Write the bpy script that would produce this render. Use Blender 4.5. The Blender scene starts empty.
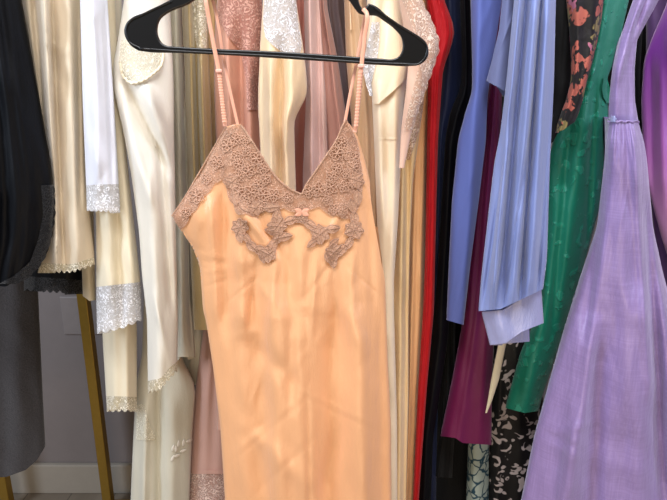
import bpy, bmesh, math, random
import numpy as np
from mathutils import Vector

# ------------------------------------------------------------------ camera, light, exposure
SC = bpy.context.scene
COL = SC.collection
F, CX, CY, CAMZ, PITCH = 560.0, 333.5, 250.0, 1.22, math.radians(15)
CP, SP = math.cos(PITCH), math.sin(PITCH)
cam = bpy.data.cameras.new('camera'); cam.sensor_width = 36; cam.lens = F / 667 * 36; cam.clip_start = .01
cam_o = bpy.data.objects.new('camera', cam); COL.objects.link(cam_o)
cam_o.location = (0, 0, CAMZ); cam_o.rotation_euler = (math.radians(90) - PITCH, 0, 0)
SC.camera = cam_o
SC.view_settings.view_transform = 'Standard'; SC.view_settings.look = 'None'
SC.view_settings.gamma = 1; SC.view_settings.use_curve_mapping = False
SC.view_settings.exposure = 0.1
W = bpy.data.worlds.new('world'); SC.world = W; W.use_nodes = True
W.node_tree.nodes['Background'].inputs[0].default_value = (1.0, .84, .66, 1)
W.node_tree.nodes['Background'].inputs[1].default_value = .17

def area(name, loc, target, size, power, col):
    l = bpy.data.lights.new(name, 'AREA'); l.shape = 'RECTANGLE'; l.size, l.size_y = size; l.energy = power; l.color = col
    o = bpy.data.objects.new(name, l); COL.objects.link(o); o.location = loc
    o.rotation_euler = (Vector(target) - Vector(loc)).to_track_quat('-Z', 'Y').to_euler()
    return o
area('ceiling_panel_light', (-.1, -.1, 2.55), (0, 1.0, 1.0), (1.4, .6), 42, (.97, .97, 1.0))
area('shop_window_light', (-1.9, -.3, 1.9), (-.1, 1.0, 1.0), (.7, 1.3), 36, (.70, .82, 1.0))
area('far_window_light', (2.0, -.2, 1.8), (.2, 1.0, .9), (.7, 1.3), 19, (.70, .76, 1.0))
area('low_warm_fill', (.1, -.5, .5), (0, 1.0, .6), (1.6, .4), 7, (1.0, .78, .55))  # warm fill added low in front for the lower garments, no real lamp

# ------------------------------------------------------------------ pixel -> place on a vertical plane at depth Y
def tt(py, Y):
    v = (CY - np.asarray(py, float)) / F
    return Y / (CP + v * SP)
def px2x(px, py, Y): return (np.asarray(px, float) - CX) / F * tt(py, Y)
def py2z(py, Y):
    v = (CY - np.asarray(py, float)) / F
    return CAMZ + tt(py, Y) * (v * CP - SP)
def at(px, py, Y): return Vector((float(px2x(px, py, Y)), Y, float(py2z(py, Y))))

# ------------------------------------------------------------------ materials
def lin(c): return tuple(((v / 255) / 12.92 if v / 255 <= .04045 else ((v / 255 + .055) / 1.055) ** 2.4) for v in c) + (1,)
MATS = {}
class N:
    def __init__(s, name):
        s.m = bpy.data.materials.new(name); s.m.use_nodes = True; s.t = s.m.node_tree
        s.b = s.t.nodes['Principled BSDF']; s.out = s.t.nodes['Material Output']
        s.tc = s.t.nodes.new('ShaderNodeTexCoord').outputs['Object']
    def n(s, typ, ins=None, **props):
        k = s.t.nodes.new('ShaderNode' + typ)
        for a, v in props.items(): setattr(k, a, v)
        for a, v in (ins or {}).items():
            if isinstance(v, bpy.types.NodeSocket): s.t.links.new(v, k.inputs[a])
            else: k.inputs[a].default_value = v
        return k
    def scaled(s, sc): return s.n('Mapping', {'Vector': s.tc, 'Scale': sc}).outputs[0]
    def noise(s, sc, vec=None, detail=3, rough=.5, dist=0):
        return s.n('TexNoise', {'Vector': vec or s.tc, 'Scale': sc, 'Detail': detail, 'Roughness': rough, 'Distortion': dist}).outputs[0]
    def vor(s, sc, feature='DISTANCE_TO_EDGE', vec=None, rnd=1.0):
        return s.n('TexVoronoi', {'Vector': vec or s.tc, 'Scale': sc, 'Randomness': rnd}, feature=feature)
    def ramp(s, fac, stops, interp='LINEAR'):
        k = s.n('ValToRGB', {'Fac': fac}); r = k.color_ramp; r.interpolation = interp
        while len(r.elements) < len(stops): r.elements.new(.5)
        for e, (p, c) in zip(r.elements, stops): e.position = p; e.color = c if len(c) == 4 else c + (1,)
        return k.outputs[0]
    def step(s, v, a, b): return s.n('MapRange', {'Value': v, 'From Min': a, 'From Max': b}).outputs[0]
    def math(s, op, a, b): return s.n('Math', {0: a, 1: b}, operation=op).outputs[0]
    def mix(s, fac, a, b):
        k = s.n('Mix', data_type='RGBA')
        for i, v in ((0, fac), (6, a), (7, b)):
            if isinstance(v, bpy.types.NodeSocket): s.t.links.new(v, k.inputs[i])
            else: k.inputs[i].default_value = v
        return k.outputs[2]
    def set(s, **kw):
        for k, v in kw.items():
            k = k.replace('_', ' ')
            if isinstance(v, bpy.types.NodeSocket): s.t.links.new(v, s.b.inputs[k])
            else: s.b.inputs[k].default_value = v
    def bump(s, h, dist, strength=1.0):
        s.t.links.new(s.n('Bump', {'Height': h, 'Distance': dist, 'Strength': strength}).outputs[0], s.b.inputs['Normal'])

def cloth(name, c, rough=.42, spec=.5, sheen=.25, tint=(1, 1, 1), bump=.0012, crinkle=26, trans=0.0, var=.10, slub=0.0):
    """satin or plain cloth: slight unevenness of the dye, a fine weave and soft creases"""
    if name in MATS: return MATS[name]
    s = N(name); base = lin(c)
    dark = tuple(x * (1 - var) for x in base[:3]) + (1,)
    colr = s.mix(s.step(s.noise(14, s.scaled((1, 1, .35)), 2), .3, .7), dark, base)
    if slub:   # irregular threads of the weave
        th = s.n('Math', {0: s.noise(420, s.scaled((1, 1, .03)), 1), 1: s.noise(420, s.scaled((.04, .04, 1)), 1)}, operation='ADD').outputs[0]
        colr = s.mix(s.math('MULTIPLY', s.step(th, .85, 1.3), slub), colr, tuple(min(1, x * 1.35 + .06) for x in base[:3]) + (1,))
    s.set(Base_Color=colr, Roughness=rough, Specular_IOR_Level=spec, Sheen_Weight=sheen, Sheen_Roughness=.4, Sheen_Tint=tuple(tint) + (1,))
    crease = s.noise(crinkle, s.scaled((1, 1, .22)), 4, .5)
    weave = s.noise(900, s.scaled((1, 1, .25)), 1)
    s.bump(s.math('ADD', s.math('MULTIPLY', crease, 2.4), s.math('MULTIPLY', weave, .25)), bump)
    if trans:
        tr = s.n('BsdfTranslucent', {'Color': base}); mx = s.n('MixShader', {'Fac': trans})
        s.t.links.new(s.b.outputs[0], mx.inputs[1]); s.t.links.new(tr.outputs[0], mx.inputs[2]); s.t.links.new(mx.outputs[0], s.out.inputs[0])
    MATS[name] = s.m; return s.m

def lace(name, c, c2=None, flower=70, net=330, open_=.0, lo=.35, rough=.7):
    """floral lace: raised petals and cords over a see-through net; the holes are real transparency"""
    if name in MATS: return MATS[name]
    s = N(name)
    warp = s.n('TexNoise', {'Vector': s.tc, 'Scale': flower * 1.3, 'Detail': 2}).outputs['Color']
    wv = s.n('VectorMath', {0: s.tc, 1: s.n('VectorMath', {0: warp, 'Scale': 1.1 / flower}, operation='SCALE').outputs[0]}, operation='ADD').outputs[0]
    d = s.vor(flower, 'F1', vec=wv).outputs['Distance']
    ring = s.step(s.math('SINE', s.math('MULTIPLY', d, 21.0), 0.0), -.1, .5)
    d2 = s.vor(flower * 2.6, 'F1', vec=wv).outputs['Distance']
    petals = s.step(d2, .44, .34)
    zone = s.step(s.noise(flower * .6, wv, 1), .42, .52)
    fl = s.math('MAXIMUM', s.math('MULTIPLY', ring, zone), s.math('MULTIPLY', petals, s.math('SUBTRACT', 1.0, s.math('MULTIPLY', zone, .6))))
    nt = s.step(s.vor(net).outputs['Distance'], .2, .08)
    alpha = s.math('MAXIMUM', s.math('MULTIPLY', fl, .95), s.math('MAXIMUM', s.math('MULTIPLY', nt, .7), lo))
    a, b = lin(c), lin(c2 or tuple(min(255, int(v * 1.14)) for v in c))
    s.set(Base_Color=s.mix(fl, a, b), Roughness=rough, Specular_IOR_Level=.25, Alpha=alpha, Sheen_Weight=.2)
    s.bump(s.math('ADD', fl, s.math('MULTIPLY', nt, .3)), .0008)
    MATS[name] = s.m; return s.m

def plain(name, c, rough=.5, metal=0.0, spec=.5, nscale=40, var=.1, bump=.0004):
    if name in MATS: return MATS[name]
    s = N(name); b = lin(c)
    n = s.noise(nscale, None, 5)
    s.set(Base_Color=s.mix(n, tuple(x * (1 - var) for x in b[:3]) + (1,), tuple(min(1, x * (1 + var)) for x in b[:3]) + (1,)), Roughness=rough, Metallic=metal, Specular_IOR_Level=spec)
    s.bump(n, bump)
    MATS[name] = s.m; return s.m

M = MATS
def build_materials():
    cloth('peach_satin', (234, 176, 128), .34, .55, .3, (1, .92, .9), .0014, 34)
    cloth('peach_strap', (232, 168, 138), .4)
    lace('tan_lace', (190, 144, 116), (216, 172, 144), 150, 460, lo=.5)
    lace('tan_applique', (202, 156, 126), (214, 170, 140), 150, 500, lo=.85)
    cloth('white_satin', (228, 230, 240), .42, .5, .3, (.85, .9, 1))
    cloth('cream_satin', (234, 222, 194), .38, .5, .3, (1, 1, 1))
    cloth('ivory_satin', (234, 228, 214), .36, .55, .3)
    cloth('pale_sage_satin', (208, 203, 184), .36, .5, .3)
    cloth('grey_cream', (214, 198, 172), .5, .35, .3)
    cloth('olive_satin', (164, 142, 98), .3, .6, .3, (1, 1, .9), .002)
    lace('cream_lace', (220, 206, 172), (248, 240, 220), 95, 380, lo=.55)
    cloth('tan_thread', (184, 142, 116), .7); cloth('pale_thread', (206, 162, 134), .6)
    lace('white_lace', (214, 212, 212), (250, 250, 254), 80, 340, lo=.55)
    lace('net_lace', (236, 226, 198), (246, 240, 220), 110, 420, lo=.6)
    cloth('orange_cream', (228, 186, 132), .45)
    cloth('dusty_rose', (208, 152, 128), .45, .4, .3)
    lace('rose_lace', (186, 128, 112), (222, 172, 154), 90, 380, lo=.75)
    cloth('pink_sheer', (222, 176, 158), .6, .3, .4, trans=.2)
    lace('pink_lace', (214, 168, 150), (240, 212, 196), 90, 360, lo=.45)
    cloth('apricot_cream', (244, 216, 174), .36, .5, .35)
    cloth('deep_rose', (186, 120, 104), .45)
    cloth('lavender_pink', (228, 192, 182), .34, .6, .3, (.9, .9, 1))
    cloth('mauve', (192, 142, 128), .45)
    cloth('smoke_mauve', (100, 78, 74), .6)
    cloth('champagne', (214, 176, 136), .4)
    cloth('pale_cream', (248, 226, 192), .34, .5, .3)
    lace('beige_lace', (214, 176, 150), (244, 220, 198), 95, 330, lo=.55)
    cloth('pink_beige', (230, 190, 166), .5, .3, .3)
    cloth('apricot', (242, 190, 136), .42)
    cloth('gold_cream', (240, 208, 156), .38)
    cloth('red_knit', (178, 12, 22), .6, .3, .15, (1, .4, .4), .0016, 120)
    cloth('navy_satin', (20, 28, 56), .5, .35, .06, (.4, .5, 1))
    cloth('black_satin', (5, 6, 10), .5, .14, .0, (.5, .6, 1))
    cloth('black_cloth', (15, 15, 16), .75, .2, .05)
    lace('black_lace', (5, 5, 8), (8, 8, 11), 90, 380, lo=.92)
    cloth('periwinkle', (88, 102, 168), .65, .3, .25, (.8, .85, 1), .0006)
    cloth('grey_blue', (106, 114, 154), .65, .3, .2, (.9, .9, 1), .0006)
    cloth('plum', (104, 17, 70), .5, .4, .2, (1, .5, .8))
    cloth('chiffon_blue', (138, 152, 204), .55, .3, .4, (.85, .9, 1), .0008, 60, trans=.1)
    cloth('cuff_satin', (158, 162, 204), .26, .7, .3, (1, 1, 1), .0018, 60)
    cloth('lavender_organza', (152, 130, 182), .34, .6, .55, (.8, .8, 1), .0016, 44, trans=.1, slub=.32)
    cloth('muted_purple', (118, 84, 140), .55)
    cloth('sash_cream', (214, 204, 172), .5)
    cloth('pink_ribbon', (206, 50, 110), .4)
    plain('black_plastic', (10, 10, 11), .32, 0, .5, 200, .1, .0001)
    plain('gold_metal', (166, 132, 56), .38, .75, .5, 60, .12, .0002)
    plain('pink_slider', (240, 180, 160), .25)
    plain('wall_paint', (130, 122, 120), .8, 0, .2, 30, .05, .0006)
    plain('trim_paint', (160, 152, 140), .6, 0, .3, 30, .06, .0004)
    plain('plate_plastic', (135, 127, 125), .5)
    # dark tweed
    s = N('tweed'); n1 = s.noise(380, None, 3); n2 = s.noise(26, None, 3)
    s.set(Base_Color=s.mix(n1, lin((34, 33, 35)), lin((76, 73, 74))), Roughness=.9, Specular_IOR_Level=.15, Sheen_Weight=.2)
    s.bump(s.math('ADD', n1, n2), .001); M['tweed'] = s.m
    # green jacquard: matt ground, shiny leaf motif
    s = N('green_jacquard')
    wv = s.n('VectorMath', {0: s.tc, 1: s.n('VectorMath', {0: s.n('TexNoise', {'Vector': s.tc, 'Scale': 22, 'Detail': 2}).outputs['Color'], 'Scale': .035}, operation='SCALE').outputs[0]}, operation='ADD').outputs[0]
    pet = s.math('ADD', s.vor(42, 'F1', vec=wv).outputs['Distance'], s.math('MULTIPLY', s.noise(120, None, 2), .5))
    leaf = s.math('MULTIPLY', s.step(pet, .66, .60), s.step(s.noise(24, None, 1), .42, .48))
    s.set(Base_Color=s.mix(leaf, lin((8, 124, 98)), lin((38, 148, 120))), Roughness=s.math('SUBTRACT', .5, s.math('MULTIPLY', leaf, .24)), Sheen_Weight=.25, Sheen_Tint=(.5, 1, .9, 1))
    s.bump(s.math('ADD', leaf, s.math('MULTIPLY', s.noise(30, None, 3), 2.0)), .0012); M['green_jacquard'] = s.m
    # black chiffon printed with coral, pink and olive flowers
    s = N('dark_floral_print')
    wv = s.n('VectorMath', {0: s.tc, 1: s.n('VectorMath', {0: s.n('TexNoise', {'Vector': s.tc, 'Scale': 40, 'Detail': 2}).outputs['Color'], 'Scale': .03}, operation='SCALE').outputs[0]}, operation='ADD').outputs[0]
    v = s.vor(46, 'F1', vec=wv); hue = s.n('SeparateColor', {0: v.outputs['Color']}).outputs[0]
    pc = s.ramp(hue, [(0, lin((190, 104, 88))), (.36, lin((194, 118, 146))), (.52, lin((150, 136, 84))), (.7, lin((30, 28, 30))), (.86, lin((188, 100, 84)))], 'CONSTANT')
    blot = s.math('MULTIPLY', s.step(v.outputs['Distance'], .60, .54), s.step(s.noise(85, None, 2), .40, .44))
    s.set(Base_Color=s.mix(blot, lin((16, 15, 17)), pc), Roughness=.6, Sheen_Weight=.1); s.bump(s.noise(40, None, 3), .002); M['dark_floral_print'] = s.m
    # black cloth printed with white sprigs
    s = N('white_sprig_print')
    wv = s.n('VectorMath', {0: s.tc, 1: s.n('VectorMath', {0: s.n('TexNoise', {'Vector': s.tc, 'Scale': 26, 'Detail': 1}).outputs['Color'], 'Scale': .06}, operation='SCALE').outputs[0]}, operation='ADD').outputs[0]
    v = s.vor(48, 'F1', vec=wv); v2 = s.vor(48, 'F1', vec=s.n('VectorMath', {0: wv, 1: (.006, .0, -.005)}, operation='ADD').outputs[0])
    spr = s.math('MULTIPLY', s.step(v.outputs['Distance'], .44, .38), s.step(v2.outputs['Distance'], .30, .36))
    s.set(Base_Color=s.mix(spr, lin((17, 16, 17)), lin((196, 186, 184))), Roughness=.6); s.bump(s.noise(34, None, 3), .002); M['white_sprig_print'] = s.m
    # pale cloth with blue-green outlined scrolls
    s = N('teal_scroll_print')
    e = s.vor(36, vec=s.n('VectorMath', {0: s.tc, 1: s.n('VectorMath', {0: s.n('TexNoise', {'Vector': s.tc, 'Scale': 30}).outputs['Color'], 'Scale': .03}, operation='SCALE').outputs[0]}, operation='ADD').outputs[0]).outputs['Distance']
    ln = s.math('MAXIMUM', s.step(e, .09, .04), s.step(s.noise(26, None, 1), .58, .64))
    s.set(Base_Color=s.mix(ln, lin((176, 192, 184)), lin((36, 74, 92))), Roughness=.65); s.bump(s.noise(30), .001); M['teal_scroll_print'] = s.m
    # purple organza dyed from violet at the shoulder to pink below
    s = N('ombre_organza')
    z = s.n('SeparateXYZ', {0: s.n('NewGeometry').outputs['Position']}).outputs[2]
    s.set(Base_Color=s.ramp(s.step(z, .93, 1.30), [(0, lin((206, 156, 194))), (.5, lin((172, 104, 182))), (1, lin((118, 44, 152)))]), Roughness=.42, Sheen_Weight=.5, Sheen_Tint=(1, .7, 1, 1))
    s.bump(s.noise(40, s.scaled((1, 1, .3)), 4), .002); M['ombre_organza'] = s.m
    # floor
    s = N('floor_boards')
    st = s.n('SeparateXYZ', {0: s.tc}).outputs[0]
    gap = s.step(s.math('PINGPONG', st, .07), .002, .0)
    n = s.noise(12, s.scaled((1, .12, 1)), 5)
    s.set(Base_Color=s.mix(gap, s.mix(n, lin((96, 84, 70)), lin((150, 138, 122))), lin((40, 34, 28))), Roughness=.5); s.bump(n, .001); M['floor_boards'] = s.m
build_materials()

# ------------------------------------------------------------------ object helpers
def link(name, verts, faces, mat, parent=None, origin=None, smooth=True):
    me = bpy.data.meshes.new(name)
    o0 = np.array(parent.location if parent else (origin if origin is not None else (0, 0, 0)))
    v = np.asarray(verts, float).reshape(-1, 3) - o0
    me.from_pydata(v.tolist(), [], [tuple(int(i) for i in f) for f in faces])
    if smooth: me.polygons.foreach_set('use_smooth', [True] * len(me.polygons))
    me.materials.append(M[mat]); me.update()
    o = bpy.data.objects.new(name, me); COL.objects.link(o)
    if parent: o.parent = parent
    else: o.location = o0
    return o
def thing(name, label, cat, loc, group=None):
    o = bpy.data.objects.new(name, None); COL.objects.link(o); o.location = loc; o.empty_display_size = .05
    o['label'] = label; o['category'] = cat
    if group: o['group'] = group
    return o
def grid_faces(nr, nc, wrap=False, off=0):
    f = []
    for i in range(nr - 1):
        for j in range(nc if wrap else nc - 1):
            k = (j + 1) % nc
            f.append((off + i * nc + j, off + (i + 1) * nc + j, off + (i + 1) * nc + k, off + i * nc + k))
    return f
def boxmesh(lo, hi, bev=.0):
    bm = bmesh.new(); bmesh.ops.create_cube(bm, size=1)
    for v in bm.verts:
        v.co = Vector([(lo[i] + hi[i]) / 2 + v.co[i] * (hi[i] - lo[i]) for i in range(3)])
    if bev: bmesh.ops.bevel(bm, geom=bm.edges[:], offset=bev, segments=2, affect='EDGES', profile=.5)
    bm.verts.index_update()
    vs = [tuple(v.co) for v in bm.verts]; fs = [[v.index for v in f.verts] for f in bm.faces]; bm.free()
    return vs, fs
def join(parts):
    vs, fs = [], []
    for v, f in parts:
        o = len(vs); vs += [tuple(p) for p in v]; fs += [tuple(i + o for i in q) for q in f]
    return vs, fs
def tube(path, rad, n=10, flat=1.0):
    """tube along a list of Vectors; flat < 1 squashes it across y into a ribbon"""
    path = [Vector(p) for p in path]; vs = []
    for i, p in enumerate(path):
        d = (path[min(i + 1, len(path) - 1)] - path[max(i - 1, 0)]).normalized()
        a = d.cross(Vector((0, 1, 0)))
        if a.length < 1e-4: a = Vector((1, 0, 0))
        a.normalize(); b = d.cross(a).normalized()
        for k in range(n):
            t = 2 * math.pi * k / n
            vs.append(p + a * math.cos(t) * rad + b * math.sin(t) * rad * flat)
    fs = grid_faces(len(path), n, True)
    fs.append(tuple(range(n))[::-1]); fs.append(tuple(range((len(path) - 1) * n, len(path) * n)))
    return vs, fs
def spline(pts, n):
    """smooth curve through 2-d or 3-d points"""
    P = np.array(pts, float)
    if len(P) == 2: return P[0] + (P[1] - P[0]) * np.linspace(0, 1, n)[:, None]
    s = np.r_[0, np.cumsum(np.linalg.norm(np.diff(P, axis=0), axis=1))]
    m = np.gradient(P, s, axis=0); q = np.linspace(0, s[-1], n)
    i = np.clip(np.searchsorted(s, q, 'right') - 1, 0, len(s) - 2); h = (s[i + 1] - s[i])[:, None]; t = ((q - s[i]) / h[:, 0])[:, None]
    return (2*t**3-3*t**2+1)*P[i] + (t**3-2*t**2+t)*h*m[i] + (-2*t**3+3*t**2)*P[i+1] + (t**3-t**2)*h*m[i+1]

def smooth_interp(x, xp, fp, k=9):
    """piecewise values with rounded corners"""
    x = np.asarray(x, float); acc = 0; w = 0
    for d, g in ((-k, .12), (-k * .5, .22), (0, .32), (k * .5, .22), (k, .12)):
        acc = acc + g * np.interp(x + d, xp, fp); w += g
    return acc / w

FOLD = 1.9
class Surf:
    """The hanging cloth of one garment. rows = [(py, left, right)], measured at depth Y0, give its outline as it hangs;
    it runs back from Y0 to Y0 + D, and folds (px0, py0, px1, py1, width_px, metres towards the room) and soft pleats shape its front."""
    def __init__(s, rows, Y0, D=.13, folds=(), pleats=(3, .006), noise=.002, seed=0, rnd=.03, shear=.6, taper=.4, k=9, creases=16, camp=1.0, cw=1.0):
        R = sorted(rows); s.py = [r[0] for r in R]; s.l = [r[1] for r in R]; s.r = [r[2] for r in R]
        s.Y0, s.D, s.folds, s.rnd, s.shear, s.taper, s.k = Y0, D, folds, rnd, shear, taper, k
        g = random.Random(seed + 11); s.noise = noise
        s.pl = [(( i + .5 + g.uniform(-.3, .3)) / max(1, pleats[0]) * 1.8 - .9, g.uniform(-.12, .12), g.uniform(.55, 1.0) * .8 / max(1, pleats[0]), g.uniform(.6, 1.2) * pleats[1], g.uniform(0, 6), g.uniform(2, 5)) for i in range(pleats[0])]
        if creases:
            folds = list(folds)
            for i in range(creases):
                py = g.uniform(-20, 460); lx, rx = np.interp(py, s.py, s.l), np.interp(py, s.py, s.r)
                x0 = g.uniform(lx, rx); an = math.radians(g.gauss(90, 28)); ln = g.uniform(18, 70)
                folds.append((x0, py, x0 + math.cos(an) * ln, py + math.sin(an) * ln, g.uniform(1.6, 4.0) * cw, camp * g.choice((-1, 1)) * g.uniform(.0006, .0022) / FOLD))
            s.folds = folds
        s.wv = [(g.uniform(30, 140), g.uniform(8, 50), g.uniform(0, 6), g.uniform(.3, 1)) for _ in range(7)]
    def lr(s, py): return smooth_interp(py, s.py, s.l, s.k), smooth_interp(py, s.py, s.r, s.k)
    def front(s, u, py):
        """points of the front at u in -1..1 and pixel row py"""
        u = np.asarray(u, float); py = np.asarray(py, float)
        L, R = s.lr(py); px = (L + R) / 2 + u * (R - L) / 2
        x = px2x(px, py, s.Y0); z = py2z(py, s.Y0); hw = (R - L) / 2 / F * tt(py, s.Y0)
        r = np.minimum(hw * 1.1, s.rnd)
        y = s.Y0 + r * (1 - np.sqrt(np.clip(1 - u * u, 0, 1)))
        d = 0
        for c, dr, w, a, ph, fz in s.pl:
            uc = c + dr * np.sin(fz * z + ph)
            d = d + 1.6 * a * np.exp(-((u - uc) / w) ** 2) * (.75 + .25 * np.sin(fz * 1.7 * z + ph * 2))
        for (x0, y0, x1, y1, w, a) in s.folds:
            dx, dy = x1 - x0, y1 - y0; ln = math.hypot(dx, dy)
            t = ((px - x0) * dx + (py - y0) * dy) / ln ** 2
            dist = ((px - x0) * dy - (py - y0) * dx) / ln
            e = 18 / ln
            end = np.clip((t + e) / (2 * e), 0, 1) * np.clip((1 + e - t) / (2 * e), 0, 1)
            d = d + FOLD * a * np.exp(-(dist / w) ** 2) * end
        nz = 0
        for fx, fz, ph, am in s.wv: nz = nz + am * np.sin(fx * x + fz * z + ph + 1.5 * np.sin(fz * .6 * z + ph))
        y = y - (d + nz * s.noise / 2) * np.clip(1.02 - u ** 4, .0, 1) + .004
        return px2x(px, py, y), y, py2z(py, y), hw
    def sheet(s, top, bot, nv, nf=40, back=True):
        a = np.linspace(-math.pi / 2, math.pi / 2, nf); uf = np.sin(a) * .55 + (a / (math.pi / 2)) * .45
        if not back: U = uf; q = np.zeros(nf)
        else:
            uf2 = uf
            sd = np.array([.25, .5, .75, 1.0])
            ub = np.linspace(1, -1, 9)[1:-1]
            U = np.r_[uf2, np.ones(4), ub, -np.ones(4)]
            q = np.r_[np.zeros(nf), sd, np.ones(len(ub)), sd[::-1]]
        T = np.interp(U, [p[0] for p in top], [p[1] for p in top]) if isinstance(top, (list, tuple)) else np.full(len(U), float(top))
        B = np.interp(U, [p[0] for p in bot], [p[1] for p in bot]) if isinstance(bot, (list, tuple)) else (bot(U) if callable(bot) else np.full(len(U), float(bot)))
        V = np.linspace(0, 1, nv)[:, None]
        PY = T[None] + (B - T)[None] * V; UU = np.repeat(U[None], nv, 0)
        x, y, z, hw = s.front(UU, PY)
        if back:
            L, R = s.lr(PY); xc = px2x((L + R) / 2, PY, s.Y0)
            Q = np.repeat(q[None], nv, 0)
            x = xc + (x - xc) * (1 - (1 - s.taper) * Q) + xc / s.Y0 * s.shear * s.D * Q
            y = np.where(Q > 0, y + (s.Y0 + s.D - y) * Q, y)
        vs = np.stack([x, y, z], -1).reshape(-1, 3)
        return vs, grid_faces(nv, len(U), back)

def garment(name, label, cat, rows, mat, Y0, hem, top=-70, lace_top=None, lace_mat=None, scallop=None, D=.13, nv=70, nf=44, part='body', loop=True, single=False, **kw):
    S = Surf(rows, Y0, D, **kw)
    hem_l = hem if isinstance(hem, (list, tuple)) else [(-1, hem), (1, hem)]
    hb = lambda U: np.interp(U, [p[0] for p in hem_l], [p[1] for p in hem_l]) + (scallop[1] * np.abs(np.sin(np.asarray(U) * math.pi * scallop[0] / 2)) if scallop else 0)
    base = max(p[1] for p in hem_l); L, R = S.lr(base)
    loc = (float(px2x((L + R) / 2, base, Y0)), Y0 + D / 2, float(py2z(base, Y0)))
    if single:
        vs, fs = S.sheet(top, hb, nv, nf)
        o = link(name, vs, fs, mat, origin=loc); o['label'] = label; o['category'] = cat
        return o, S
    t = thing(name, label, cat, loc)
    if lace_top is None:
        vs, fs = S.sheet(top, hb, nv, nf); link(part, vs, fs, mat, t)
    else:
        vs, fs = S.sheet(top, lace_top, nv, nf); link(part, vs, fs, mat, t)
        vs, fs = S.sheet(lace_top, hb, 14, max(nf, 80) if scallop else nf); link('lace_hem', vs, fs, lace_mat, t)
    return t, S

def patch(S, name, mat, parent, poly_rows, nu=14, lift=.003, nv=24, scal=None):
    """a piece laid on the front of cloth S between pixel rows: poly_rows = [(py, left, right)]"""
    R = sorted(poly_rows); py = np.linspace(R[0][0], R[-1][0], nv)
    l = smooth_interp(py, [r[0] for r in R], [r[1] for r in R], 3); r = smooth_interp(py, [q[0] for q in R], [q[2] for q in R], 3)
    V = []
    for i in range(nv):
        L, Rr = S.lr(py[i])
        rr = r[i] + (scal[1] * abs(math.sin(i / (nv - 1) * math.pi * scal[0])) if scal else 0)
        px = np.linspace(l[i], rr, nu); u = np.clip((px - (L + Rr) / 2) / ((Rr - L) / 2), -1.0, 1.0)
        x, y, z, _ = S.front(u, np.full(nu, py[i]))
        V.append(np.stack([px2x(px, py[i], y - lift), y - lift, py2z(py[i], y - lift)], -1))
    return link(name, np.concatenate(V), grid_faces(nv, nu), mat, parent)

THREADS = []
def leaf(S, cx, cy, ang, ln, w, out, lift=.003, threads=False):
    """one petal or leaf on cloth S"""
    n, m = 9, 5; vs = []
    ca, sa = math.cos(ang), math.sin(ang)
    for i in range(n):
        t = i / (n - 1); ww = w * math.sin(math.pi * (t ** .8)) ** .8 if 0 < t < 1 else .15
        for j in range(m):
            q = (j / (m - 1) - .5) * ww
            px, py = cx + ca * t * ln - sa * q, cy + sa * t * ln + ca * q
            L, R = S.lr(py); u = np.clip((px - (L + R) / 2) / ((R - L) / 2), -1, 1)
            x, y, z, _ = S.front(u, py)
            yy = float(y) - lift - .0006 * (1 - (2 * j / (m - 1) - 1) ** 2)
            vs.append((float(px2x(px, py, yy)), yy, float(py2z(py, yy))))
    if threads:
        ring = [vs[i * m] for i in range(n)] + [vs[i * m + m - 1] for i in range(n)][::-1]; ring.append(ring[0])
        THREADS.append(tube([tuple(Vector(p) + Vector((0, -.0004, 0))) for p in ring], .00055, 5))
        THREADS.append(tube([tuple(Vector(vs[i * m + m // 2]) + Vector((0, -.0006, 0))) for i in range(n)], .0004, 5))
        if out is None: return
    off = len(out[0]); out[0].extend(vs); out[1].extend(grid_faces(n, m, off=off))
def blossom(S, cx, cy, r, out, n=6, rot=0, lift=.003, threads=False):
    for k in range(n): leaf(S, cx, cy, rot + 2 * math.pi * k / n, r, r * .85, out, lift + .0004 * (k % 2), threads)

# ------------------------------------------------------------------ the setting
WALLY = 1.55
def struct(name, vs, fs, mat):
    o = link(name, vs, fs, mat, smooth=False); o['kind'] = 'structure'; return o
struct('floor', *boxmesh((-3, -2.5, -.1), (3, WALLY + .1, 0)), 'floor_boards')
struct('wall_back', *boxmesh((-3, WALLY, 0), (3, WALLY + .1, 2.8)), 'wall_paint')
struct('baseboard_back', *join([boxmesh((-3, WALLY - .018, 0), (3, WALLY, .105), .004)]), 'trim_paint')

# wall plate low on the wall behind the gold post
p0, p1 = at(65, 334, WALLY), at(98, 296, WALLY)
o = link('wall_plate', *boxmesh((p0.x, WALLY - .006, p0.z), (p1.x, WALLY + .001, p1.z), .003), 'plate_plastic', smooth=False, origin=((p0.x + p1.x) / 2, WALLY, p0.z))
o['label'] = 'pale blank cover plate on the wall behind the gold post'; o['category'] = 'wall plate'

# gold display rack
RAILY, RAILZ, PY_ = 1.04, 1.53, 1.46
rack = thing('clothes_rack', 'gold square tube clothes rack whose post stands by the wall at lower left', 'clothes rack', (0, PY_, 0))
def bar(name, lo, hi): return link(name, *boxmesh(lo, hi, .002), 'gold_metal', rack, smooth=False)
h = .0135
for x in (-.69, 1.15): bar('post', (x - h, PY_ - h, 0), (x + h, PY_ + h, 1.615))
bar('foot_bar', (-.69 + h, PY_ - h, 0), (1.15 - h, PY_ + h, .027))
bar('top_bar', (-.69 + h, PY_ - h, 1.585), (1.15 - h, PY_ + h, 1.615))
for x in (-.69, 1.15): bar('support_arm', (x - h, RAILY - .02, 1.555), (x + h, PY_ - h, 1.585))
vs, fs = tube([(-1.0, RAILY, RAILZ), (1.2, RAILY, RAILZ)], .0125, 14); link('hanging_rail', vs, fs, 'gold_metal', rack)
vs, fs = tube([(-.07, RAILY, RAILZ), (-.07, .9, RAILZ), (-.07, .76, RAILZ), (-.07, .752, RAILZ + .015)], .006, 10); link('display_arm', vs, fs, 'gold_metal', rack)
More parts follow.
